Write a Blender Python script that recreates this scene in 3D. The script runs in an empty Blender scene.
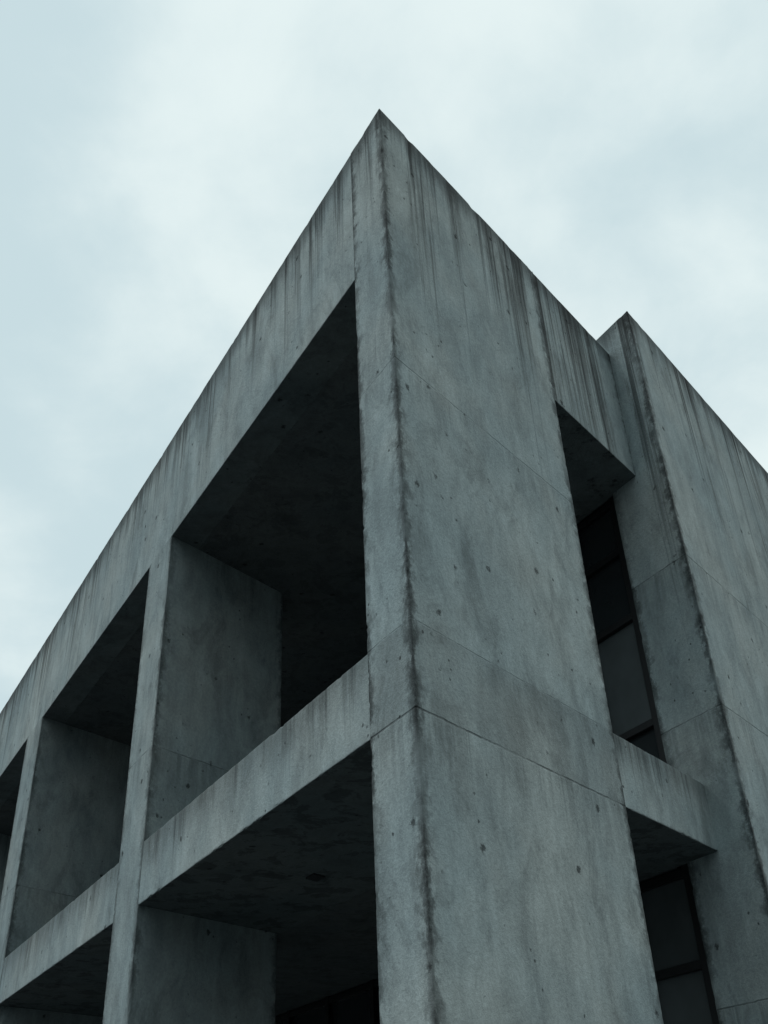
import bpy, math, numpy as np
from mathutils import Matrix, Vector, noise

# ------------------------------------------------------------------ layout
thL, thR = 2.1156, 0.9171
C0 = np.array([0.1412, 6.0])
Ld = np.array([math.cos(thL), math.sin(thL)])
Rd = np.array([math.cos(thR), math.sin(thR)])
ZT, ZB, ZBR, ZS, ZSB, ZW = 10.386, 8.5755, 8.4718, 4.811, 4.176, 10.76
UA = 0.596
FINS = [(5.386, 6.213), (11.6055, 12.638), (17.95, 18.95), (24.3, 25.3), (30.7, 31.7), (37.0, 38.0)]
V1, V2, W, G, DF = 2.794, 4.60, 0.435, 0.422, 2.0
VG = 4.645
AEND = 38.0

# ------------------------------------------------------------------ node helper
class NT:
    def __init__(s, tree): s.t = tree; s.n = tree.nodes; s.l = tree.links
    def new(s, typ, **kw):
        nd = s.n.new(typ)
        for k, v in kw.items(): setattr(nd, k, v)
        return nd
    def put(s, sock, v):
        if isinstance(v, bpy.types.NodeSocket): s.l.new(v, sock)
        elif v is not None: sock.default_value = v
    def m(s, op, a, b=None, c=None, clamp=False):
        nd = s.new('ShaderNodeMath', operation=op); nd.use_clamp = clamp
        s.put(nd.inputs[0], a)
        if b is not None: s.put(nd.inputs[1], b)
        if c is not None: s.put(nd.inputs[2], c)
        return nd.outputs[0]
    def ss(s, v, a, b, lo=0., hi=1.):
        nd = s.new('ShaderNodeMapRange', interpolation_type='SMOOTHSTEP')
        s.put(nd.inputs[0], v); s.put(nd.inputs[1], a); s.put(nd.inputs[2], b)
        s.put(nd.inputs[3], lo); s.put(nd.inputs[4], hi)
        return nd.outputs[0]
    def scale(s, vec, sc):
        nd = s.new('ShaderNodeVectorMath', operation='MULTIPLY')
        s.put(nd.inputs[0], vec); nd.inputs[1].default_value = sc
        return nd.outputs[0]
    def noise(s, vec, sc, det=4, rough=.55, dist=0.):
        nd = s.new('ShaderNodeTexNoise')
        s.put(nd.inputs['Vector'], vec); nd.inputs['Scale'].default_value = sc
        nd.inputs['Detail'].default_value = det; nd.inputs['Roughness'].default_value = rough
        nd.inputs['Distortion'].default_value = dist
        return nd.outputs['Fac']
    def mix(s, f, a, b, mode='MIX'):
        nd = s.new('ShaderNodeMix', data_type='RGBA', blend_type=mode)
        s.put(nd.inputs[0], f); s.put(nd.inputs[6], a); s.put(nd.inputs[7], b)
        return nd.outputs[2]

def concrete(name, base=(.290, .342, .348), joints=(), streak=1.0, slen=2.2, grime=1.0, topband=1.0, patch=0.0, bands=(), under_shade=.58, gain=1.0):
    mat = bpy.data.materials.new(name); mat.use_nodes = True
    t = NT(mat.node_tree); t.n.clear()
    out = t.new('ShaderNodeOutputMaterial'); bs = t.new('ShaderNodeBsdfPrincipled')
    t.l.new(bs.outputs[0], out.inputs[0])
    geo = t.new('ShaderNodeNewGeometry'); P = geo.outputs['Position']
    sep = t.new('ShaderNodeSeparateXYZ'); t.l.new(P, sep.inputs[0]); Z = sep.outputs[2]
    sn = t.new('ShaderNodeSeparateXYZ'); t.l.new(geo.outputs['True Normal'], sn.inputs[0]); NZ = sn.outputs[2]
    drip = t.new('ShaderNodeAttribute', attribute_name='drip').outputs['Fac']
    ev = t.new('ShaderNodeAttribute', attribute_name='evert').outputs['Fac']
    nl = t.noise(P, .6, 3, .6)
    nm = t.noise(t.scale(P, (1.3, 1.3, .7)), 2.4, 6, .72, .4)
    nf = t.noise(P, 34, 4, .82)
    mul = lambda v, x: t.m('MULTIPLY', v, x)
    att = lambda v, mask, k: t.m('MULTIPLY', v, t.m('SUBTRACT', 1., t.m('MULTIPLY', mask, k)))
    v = t.m('MULTIPLY_ADD', nl, .7 * gain, .70 * gain)
    v = mul(v, t.m('MULTIPLY_ADD', nm, 1.3, .37))
    v = mul(v, t.m('MULTIPLY_ADD', nf, .80, .62))
    s1 = t.noise(t.scale(P, (7, 7, .18)), 1.0, 4, .66)
    v = mul(v, t.m('MULTIPLY_ADD', s1, .36, .82))
    if streak > 0:
        s2 = t.noise(t.scale(P, (13, 13, .38)), 1.0, 5, .70)
        ln = t.noise(t.scale(P, (3.0, 3.0, .0)), 1.0, 5, .75)
        clus = t.ss(ln, .42, .60, .12, 1.2)
        length = t.m('MULTIPLY_ADD', t.ss(ln, .40, .68), slen, .16 * slen)
        rel = t.m('DIVIDE', drip, t.m('MULTIPLY', length, t.m('MULTIPLY_ADD', nm, 1.3, .35)))
        fall = t.ss(rel, 1., .1)
        fall2 = t.ss(t.m('MULTIPLY', rel, .7), 1., .1)
        v = att(v, mul(mul(fall, t.ss(s1, .43, .60)), clus), .60 * streak)
        v = att(v, mul(mul(fall2, t.ss(s2, .49, .60)), clus), .52 * streak)
        lime = mul(fall2, t.ss(s2, .42, .34))
        v = mul(v, t.m('MULTIPLY_ADD', lime, .18 * streak, 1.))
    if topband > 0:
        tb = t.ss(t.m('DIVIDE', drip, t.m('MULTIPLY_ADD', s1, 1.3, -.20)), 1., .0)
        v = att(v, tb, .60 * topband)
    gn = t.noise(P, 7., 5, .75)
    if grime > 0:
        pg = t.ss(t.noise(P, 1.4, 3, .7), .34, .56, .45, 1.)
        gw = t.m('MULTIPLY_ADD', t.ss(gn, .30, .75), .22, .014)
        gm = t.ss(t.m('DIVIDE', ev, gw), 1., .0)
        gm = mul(mul(gm, pg), t.ss(nf, .2, .6, .5, 1.1))
        v = att(v, gm, .70 * grime)
    vor = t.new('ShaderNodeTexVoronoi'); vor.inputs['Scale'].default_value = 2.6
    t.l.new(P, vor.inputs['Vector'])
    pd = t.m('MULTIPLY_ADD', t.m('SUBTRACT', nf, .5), .22, vor.outputs['Distance'])
    pit = t.ss(pd, .09, .04)
    vor2 = t.new('ShaderNodeTexVoronoi'); vor2.inputs['Scale'].default_value = 9.0
    t.l.new(P, vor2.inputs['Vector'])
    pit2 = t.ss(t.m('MULTIPLY_ADD', t.m('SUBTRACT', nf, .5), .24, vor2.outputs['Distance']), .14, .07)
    pit2 = mul(pit2, t.ss(t.noise(P, 1.8, 4, .75), .50, .60))
    pits = t.m('MAXIMUM', pit, pit2)
    v = att(v, pits, .70)
    v = att(v, t.ss(t.noise(t.scale(P, (1, 1, .6)), 1.7, 5, .75, .8), .50, .66), .24)
    jm = None
    for (zj, hw, st) in joints:
        zz = t.m('ADD', Z, t.m('MULTIPLY', t.m('SUBTRACT', gn, .5), .026))
        d = t.m('ABSOLUTE', t.m('SUBTRACT', zz, zj))
        g = t.m('MULTIPLY', t.ss(d, hw, hw * .2), st)
        g = t.m('MULTIPLY', g, t.ss(nm, .40, .60, .2, 1.))
        jm = g if jm is None else t.m('MAXIMUM', jm, g)
        below = t.m('SUBTRACT', zj, Z)
        bl = t.m('MULTIPLY', t.ss(below, 0., .01), t.ss(below, .7, 0.))
        v = att(v, mul(bl, t.ss(s1, .46, .60)), .32 * st)
    if jm is not None: v = att(v, jm, .60)
    for (za, zb_, k) in bands:
        b = t.m('MULTIPLY', t.ss(Z, za - .006, za + .006), t.ss(Z, zb_ + .006, zb_ - .006))
        v = mul(v, t.m('MULTIPLY_ADD', b, k - 1., 1.))
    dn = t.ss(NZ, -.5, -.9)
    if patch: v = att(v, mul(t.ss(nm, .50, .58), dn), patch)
    v = att(v, dn, under_shade)  # painted shade: downward faces darkened in the base colour
    colA = t.mix(t.ss(nl, .3, .7), (base[0] * .96, base[1], base[2] * 1.02, 1), (base[0] * 1.05, base[1] * 1.0, base[2] * .97, 1))
    cv = t.new('ShaderNodeCombineColor')
    for i in range(3): t.l.new(v, cv.inputs[i])
    t.l.new(t.mix(1., colA, cv.outputs[0], 'MULTIPLY'), bs.inputs['Base Color'])
    bs.inputs['Roughness'].default_value = .88
    bs.inputs['Specular IOR Level'].default_value = .3
    h = t.m('SUBTRACT', nf, pits)
    if jm is not None: h = t.m('SUBTRACT', h, jm)
    bp = t.new('ShaderNodeBump'); bp.inputs['Strength'].default_value = .7
    bp.inputs['Distance'].default_value = .016
    t.l.new(h, bp.inputs['Height']); t.l.new(bp.outputs[0], bs.inputs['Normal'])
    return mat

def simple(name, col, rough, spec=.5, nscale=6, amt=.3, metal=0):
    mat = bpy.data.materials.new(name); mat.use_nodes = True
    t = NT(mat.node_tree); bs = t.n['Principled BSDF']
    geo = t.new('ShaderNodeNewGeometry')
    n = t.noise(geo.outputs['Position'], nscale, 3, .6)
    c = t.mix(n, tuple(x * (1 - amt) for x in col) + (1,), tuple(x * (1 + amt) for x in col) + (1,))
    t.l.new(c, bs.inputs['Base Color'])
    bs.inputs['Roughness'].default_value = rough
    bs.inputs['Specular IOR Level'].default_value = spec
    bs.inputs['Metallic'].default_value = metal
    return mat

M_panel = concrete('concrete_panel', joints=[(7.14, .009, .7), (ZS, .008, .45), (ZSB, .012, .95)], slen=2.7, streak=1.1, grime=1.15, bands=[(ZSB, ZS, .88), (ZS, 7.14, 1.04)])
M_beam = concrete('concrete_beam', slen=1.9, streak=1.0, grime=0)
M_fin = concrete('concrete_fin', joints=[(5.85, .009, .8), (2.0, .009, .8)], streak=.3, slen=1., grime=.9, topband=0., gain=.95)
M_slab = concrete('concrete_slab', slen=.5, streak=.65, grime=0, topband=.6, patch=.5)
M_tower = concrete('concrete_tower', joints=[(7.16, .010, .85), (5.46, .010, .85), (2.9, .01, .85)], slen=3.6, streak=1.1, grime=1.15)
M_in_shade = concrete('concrete_interior_shaded', base=(.18, .205, .21), streak=0., grime=0., topband=0., patch=.35, under_shade=.42)  # darker copy of the concrete, interior shade put into its colour
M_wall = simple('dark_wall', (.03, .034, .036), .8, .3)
M_frame = simple('dark_metal_frame', (.007, .008, .009), .45, .4)
M_glass = simple('dark_glass', (.022, .027, .030), .10, .6, 1.5)
M_blind = simple('glass_with_blind', (.075, .088, .092), .25, .5, 1.5, .45)
M_vent = simple('vent_metal', (.02, .022, .024), .6, .4)

# ------------------------------------------------------------------ geometry
root = bpy.data.objects.new('concrete_building', None)
bpy.context.collection.objects.link(root)

def axis(lo, hi, step, rows=(.004, .010, .018, .030, .048)):
    L = hi - lo
    rows = [r for r in rows if r < L * .4]
    inner0 = rows[-1] if rows else 0
    n = max(1, int(round((L - 2 * inner0) / step)))
    c = np.linspace(lo + inner0, hi - inner0, n + 1)
    pts = [lo] + [lo + r for r in rows[:-1]] + list(c) + [hi - r for r in reversed(rows[:-1])] + [hi]
    return np.unique(np.round(pts, 6))

def skew(p):
    out = np.empty_like(p)
    out[:, :2] = C0 + p[:, :1] * Ld + p[:, 1:2] * Rd
    out[:, 2] = p[:, 2]
    return out

def block(name, a0, a1, b0, b1, z0, z1, mat, steps=(.1, .1, .1), r0=.006, chip=.03, drip_top=None):
    ax = [axis(a0, a1, steps[0]), axis(b0, b1, steps[1]), axis(z0, z1, steps[2])]
    V = []; F = []; off = 0
    for k in range(3):
        i, j = (k + 1) % 3, (k + 2) % 3
        for side in (0, 1):
            gi, gj = np.meshgrid(ax[i], ax[j], indexing='ij')
            v = np.empty((gi.size, 3)); v[:, i] = gi.ravel(); v[:, j] = gj.ravel()
            v[:, k] = ax[k][0] if side == 0 else ax[k][-1]
            ni, nj = gi.shape
            idx = np.arange(ni * nj).reshape(ni, nj) + off
            q = np.stack([idx[:-1, :-1], idx[1:, :-1], idx[1:, 1:], idx[:-1, 1:]], -1).reshape(-1, 4)
            if side == 1: q = q[:, ::-1]
            V.append(v); F.append(q); off += len(v)
    V = np.concatenate(V); F = np.concatenate(F)
    U, inv = np.unique(np.round(V, 6), axis=0, return_inverse=True)
    F = inv.reshape(-1)[F]
    lo = np.array([a0, b0, z0]); hi = np.array([a1, b1, z1])
    d = np.minimum(U - lo, hi - U)
    drip = (hi[2] if drip_top is None else drip_top) - U[:, 2]
    evert = np.maximum(d[:, 0], d[:, 1])
    ds = np.sort(d, 1)
    near = ds[:, 1] < .05
    r = np.full(len(U), r0)
    if chip > 0:
        for t in np.nonzero(near)[0]:
            p = Vector(U[t])
            n1 = noise.noise(p * 2.3 + Vector((3.1, 7, 1)))
            n2 = noise.noise(p * 9.0)
            n3 = noise.noise(p * 27.0)
            r[t] = min(.045, r0 + max(0, n1 + .15) * .008 + chip * max(0, n2 * .9 + n3 * .6 - .25) + chip * .15 * max(0, n3))
    rr = np.minimum(r[:, None], (hi - lo)[None] * .45)
    q = np.clip(U, lo + rr, hi - rr)
    dv = (U - q) / rr
    ln = np.linalg.norm(dv, axis=1, keepdims=True); ln[ln == 0] = 1
    mx = np.abs(dv).max(1, keepdims=True)
    Pn = q + dv / ln * mx * rr
    W3 = skew(Pn)
    me = bpy.data.meshes.new(name)
    me.from_pydata(W3.tolist(), [], F.tolist())
    me.update()
    for nm, arr in (('drip', drip), ('evert', evert)):
        at = me.attributes.new(nm, 'FLOAT', 'POINT'); at.data.foreach_set('value', arr.astype(np.float32))
    me.polygons.foreach_set('use_smooth', np.ones(len(me.polygons), bool))
    me.materials.append(mat)
    c = me.polygons[0]
    cen = W3.mean(0)
    if c.normal.dot(Vector(c.center) - Vector(cen)) < 0: me.flip_normals()
    ob = bpy.data.objects.new(name, me); bpy.context.collection.objects.link(ob); ob.parent = root
    return ob

E = .004
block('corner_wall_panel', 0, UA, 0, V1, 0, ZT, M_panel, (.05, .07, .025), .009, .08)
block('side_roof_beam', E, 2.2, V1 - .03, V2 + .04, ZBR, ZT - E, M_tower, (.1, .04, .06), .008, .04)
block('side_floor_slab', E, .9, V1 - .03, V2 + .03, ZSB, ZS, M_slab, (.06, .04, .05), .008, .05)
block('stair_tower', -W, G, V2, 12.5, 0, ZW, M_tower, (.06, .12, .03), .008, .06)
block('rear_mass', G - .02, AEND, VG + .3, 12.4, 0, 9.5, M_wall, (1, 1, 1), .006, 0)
xs = [UA - .0] + [f[0] for f in FINS]
for i in range(len(xs) - 1):
    st = .05 if i == 0 else (.07 if i == 1 else .15)
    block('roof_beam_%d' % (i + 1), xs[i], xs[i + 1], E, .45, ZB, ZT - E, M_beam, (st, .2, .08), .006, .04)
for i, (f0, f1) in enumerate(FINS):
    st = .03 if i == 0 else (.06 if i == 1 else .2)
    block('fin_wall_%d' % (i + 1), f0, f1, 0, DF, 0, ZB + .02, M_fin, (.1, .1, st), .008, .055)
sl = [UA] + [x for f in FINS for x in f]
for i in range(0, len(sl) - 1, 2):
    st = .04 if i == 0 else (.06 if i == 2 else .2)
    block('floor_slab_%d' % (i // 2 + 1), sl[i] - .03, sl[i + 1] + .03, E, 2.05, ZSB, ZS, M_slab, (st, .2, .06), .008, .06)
block('floor_slab_rear', UA - .02, AEND, 2.03, VG + .1, ZSB + .003, ZS - .004, M_in_shade, (1, .5, .2), .004, 0)
block('roof_slab', UA - .02, AEND, .43, VG + .4, ZB + .003, 9.7, M_in_shade, (1, .5, .4), .004, 0)
block('ground_floor_plinth', UA, AEND, .1, VG + .3, -.1, .12, M_in_shade, (1, .5, .2), .004, 0)

def plain(name, a0, a1, b0, b1, z0, z1, mat):
    return block(name, a0, a1, b0, b1, z0, z1, mat, (50, 50, 50), .002, 0)

tr_up = [ZS, 5.65, 6.9, 7.75, ZBR]
tr_lo = [.12, 1.15, 3.3, ZSB]
mull = [G + .01, G + .78]
a = G + .78
while a < AEND - 1.5:
    a += 1.35; mull.append(a)
for k, m0 in enumerate(mull):
    plain('mullion_%d' % k, m0, m0 + .08, VG - .02, VG + .12, .12, ZB, M_frame)
    if k + 1 < len(mull):
        for lvl, tr in (('u', tr_up), ('l', tr_lo)):
            for q in range(len(tr) - 1):
                mt = M_glass
                if k < 2 and ((lvl == 'u' and q in (1,)) or (lvl == 'l' and q in (1, 2))): mt = M_blind
                plain('pane_%s_%d_%d' % (lvl, k, q), m0 + .08, mull[k + 1], VG + .06, VG + .075, tr[q] + .02, tr[q + 1], mt)
for nm, zz in [('a', 5.65), ('b', 6.9), ('c', 7.75), ('d', ZBR - .06), ('e', ZS), ('f', 1.15), ('g', 3.3), ('h', ZSB - .06), ('i', .12)]:
    plain('transom_' + nm, G + .01, AEND, VG - .01, VG + .11, zz - .035, zz + .04, M_frame)
plain('soffit_light_1', 3.25, 3.42, 1.2, 1.36, ZSB - .015, ZSB + .01, M_vent)
plain('soffit_light_2', 3.9, 4.1, 3.0, 3.2, ZSB - .02, ZSB + .01, M_vent)

# ------------------------------------------------------------------ ground
def sheet(name, x0, x1, y0, y1, z, mat):
    me = bpy.data.meshes.new(name)
    me.from_pydata([(x0, y0, z), (x1, y0, z), (x1, y1, z), (x0, y1, z)], [], [(0, 1, 2, 3)])
    me.materials.append(mat); ob = bpy.data.objects.new(name, me); bpy.context.collection.objects.link(ob)
    return ob
sheet('ground', -1500, 1500, -1500, 1500, -.12, simple('asphalt', (.045, .047, .048), .9, .3, 3, .3))
sheet('pavement', -40, 30, -3, 45, 0.0, simple('paving', (.06, .064, .067), .85, .3, 2, .25))

# ------------------------------------------------------------------ world and sun
world = bpy.data.worlds.new('World'); bpy.context.scene.world = world; world.use_nodes = True
t = NT(world.node_tree); t.n.clear()
out = t.new('ShaderNodeOutputWorld')
sun_el, sun_az = math.radians(46), math.radians(240)
sky = t.new('ShaderNodeTexSky', sky_type='NISHITA'); sky.sun_disc = False
sky.sun_elevation = sun_el; sky.sun_rotation = sun_az
bgs = t.new('ShaderNodeBackground'); t.l.new(sky.outputs[0], bgs.inputs[0]); bgs.inputs[1].default_value = .08
tc = t.new('ShaderNodeTexCoord'); sp = t.new('ShaderNodeSeparateXYZ'); t.l.new(tc.outputs['Generated'], sp.inputs[0])
zc = t.m('ADD', t.m('MAXIMUM', sp.outputs[2], 0.), .3)
cx = t.m('DIVIDE', sp.outputs[0], zc); cy = t.m('DIVIDE', sp.outputs[1], zc)
cb = t.new('ShaderNodeCombineXYZ'); t.l.new(cx, cb.inputs[0]); t.l.new(cy, cb.inputs[1])
cb.inputs[2].default_value = 3.7
n1 = t.noise(cb.outputs[0], 1.7, 3, .5, .2)
n2 = t.noise(cb.outputs[0], 5.0, 6, .56, .2)
nn = t.m('MULTIPLY_ADD', n2, .38, t.m('MULTIPLY', n1, .70))
nn = t.m('MULTIPLY_ADD', sp.outputs[0], .14, nn)
f = t.ss(nn, .38, .62)
col = t.mix(f, (.60, .745, .785, 1), (.82, .93, .93, 1))
hz = t.ss(sp.outputs[2], .0, .32, .30, 1.)
bgc = t.new('ShaderNodeBackground'); t.l.new(col, bgc.inputs[0]); t.l.new(hz, bgc.inputs[1])
ms = t.new('ShaderNodeMixShader'); ms.inputs[0].default_value = .96
t.l.new(bgs.outputs[0], ms.inputs[1]); t.l.new(bgc.outputs[0], ms.inputs[2]); t.l.new(ms.outputs[0], out.inputs[0])

sd = bpy.data.lights.new('sun', 'SUN'); sd.energy = .6; sd.angle = math.radians(30); sd.color = (1., .99, .97)
so = bpy.data.objects.new('sun', sd); bpy.context.collection.objects.link(so)
dv = Vector((math.sin(sun_az) * math.cos(sun_el), math.cos(sun_az) * math.cos(sun_el), math.sin(sun_el)))
so.rotation_euler = dv.to_track_quat('Z', 'Y').to_euler(); so.location = (-20, -20, 30)

# ------------------------------------------------------------------ camera
p, r = .5950, .0480
right = Vector((1, 0, 0)); up = Vector((0, -math.sin(p), math.cos(p))); back = -Vector((0, math.cos(p), math.sin(p)))
Xc = math.cos(r) * right - math.sin(r) * up; Yc = math.sin(r) * right + math.cos(r) * up
m = Matrix.Identity(4)
for i in range(3): m[i][0] = Xc[i]; m[i][1] = Yc[i]; m[i][2] = back[i]
m.translation = Vector((0, 0, 1.6))
cd = bpy.data.cameras.new('camera'); cd.sensor_fit = 'VERTICAL'; cd.sensor_height = 24
cd.lens = 1021.6 / 1024 * 24; cd.clip_end = 5000; cd.clip_start = .05
co = bpy.data.objects.new('camera', cd); bpy.context.collection.objects.link(co); co.matrix_world = m
bpy.context.scene.camera = co
sc = bpy.context.scene
sc.view_settings.view_transform = 'Standard'; sc.view_settings.look = 'None'; sc.view_settings.exposure = 0
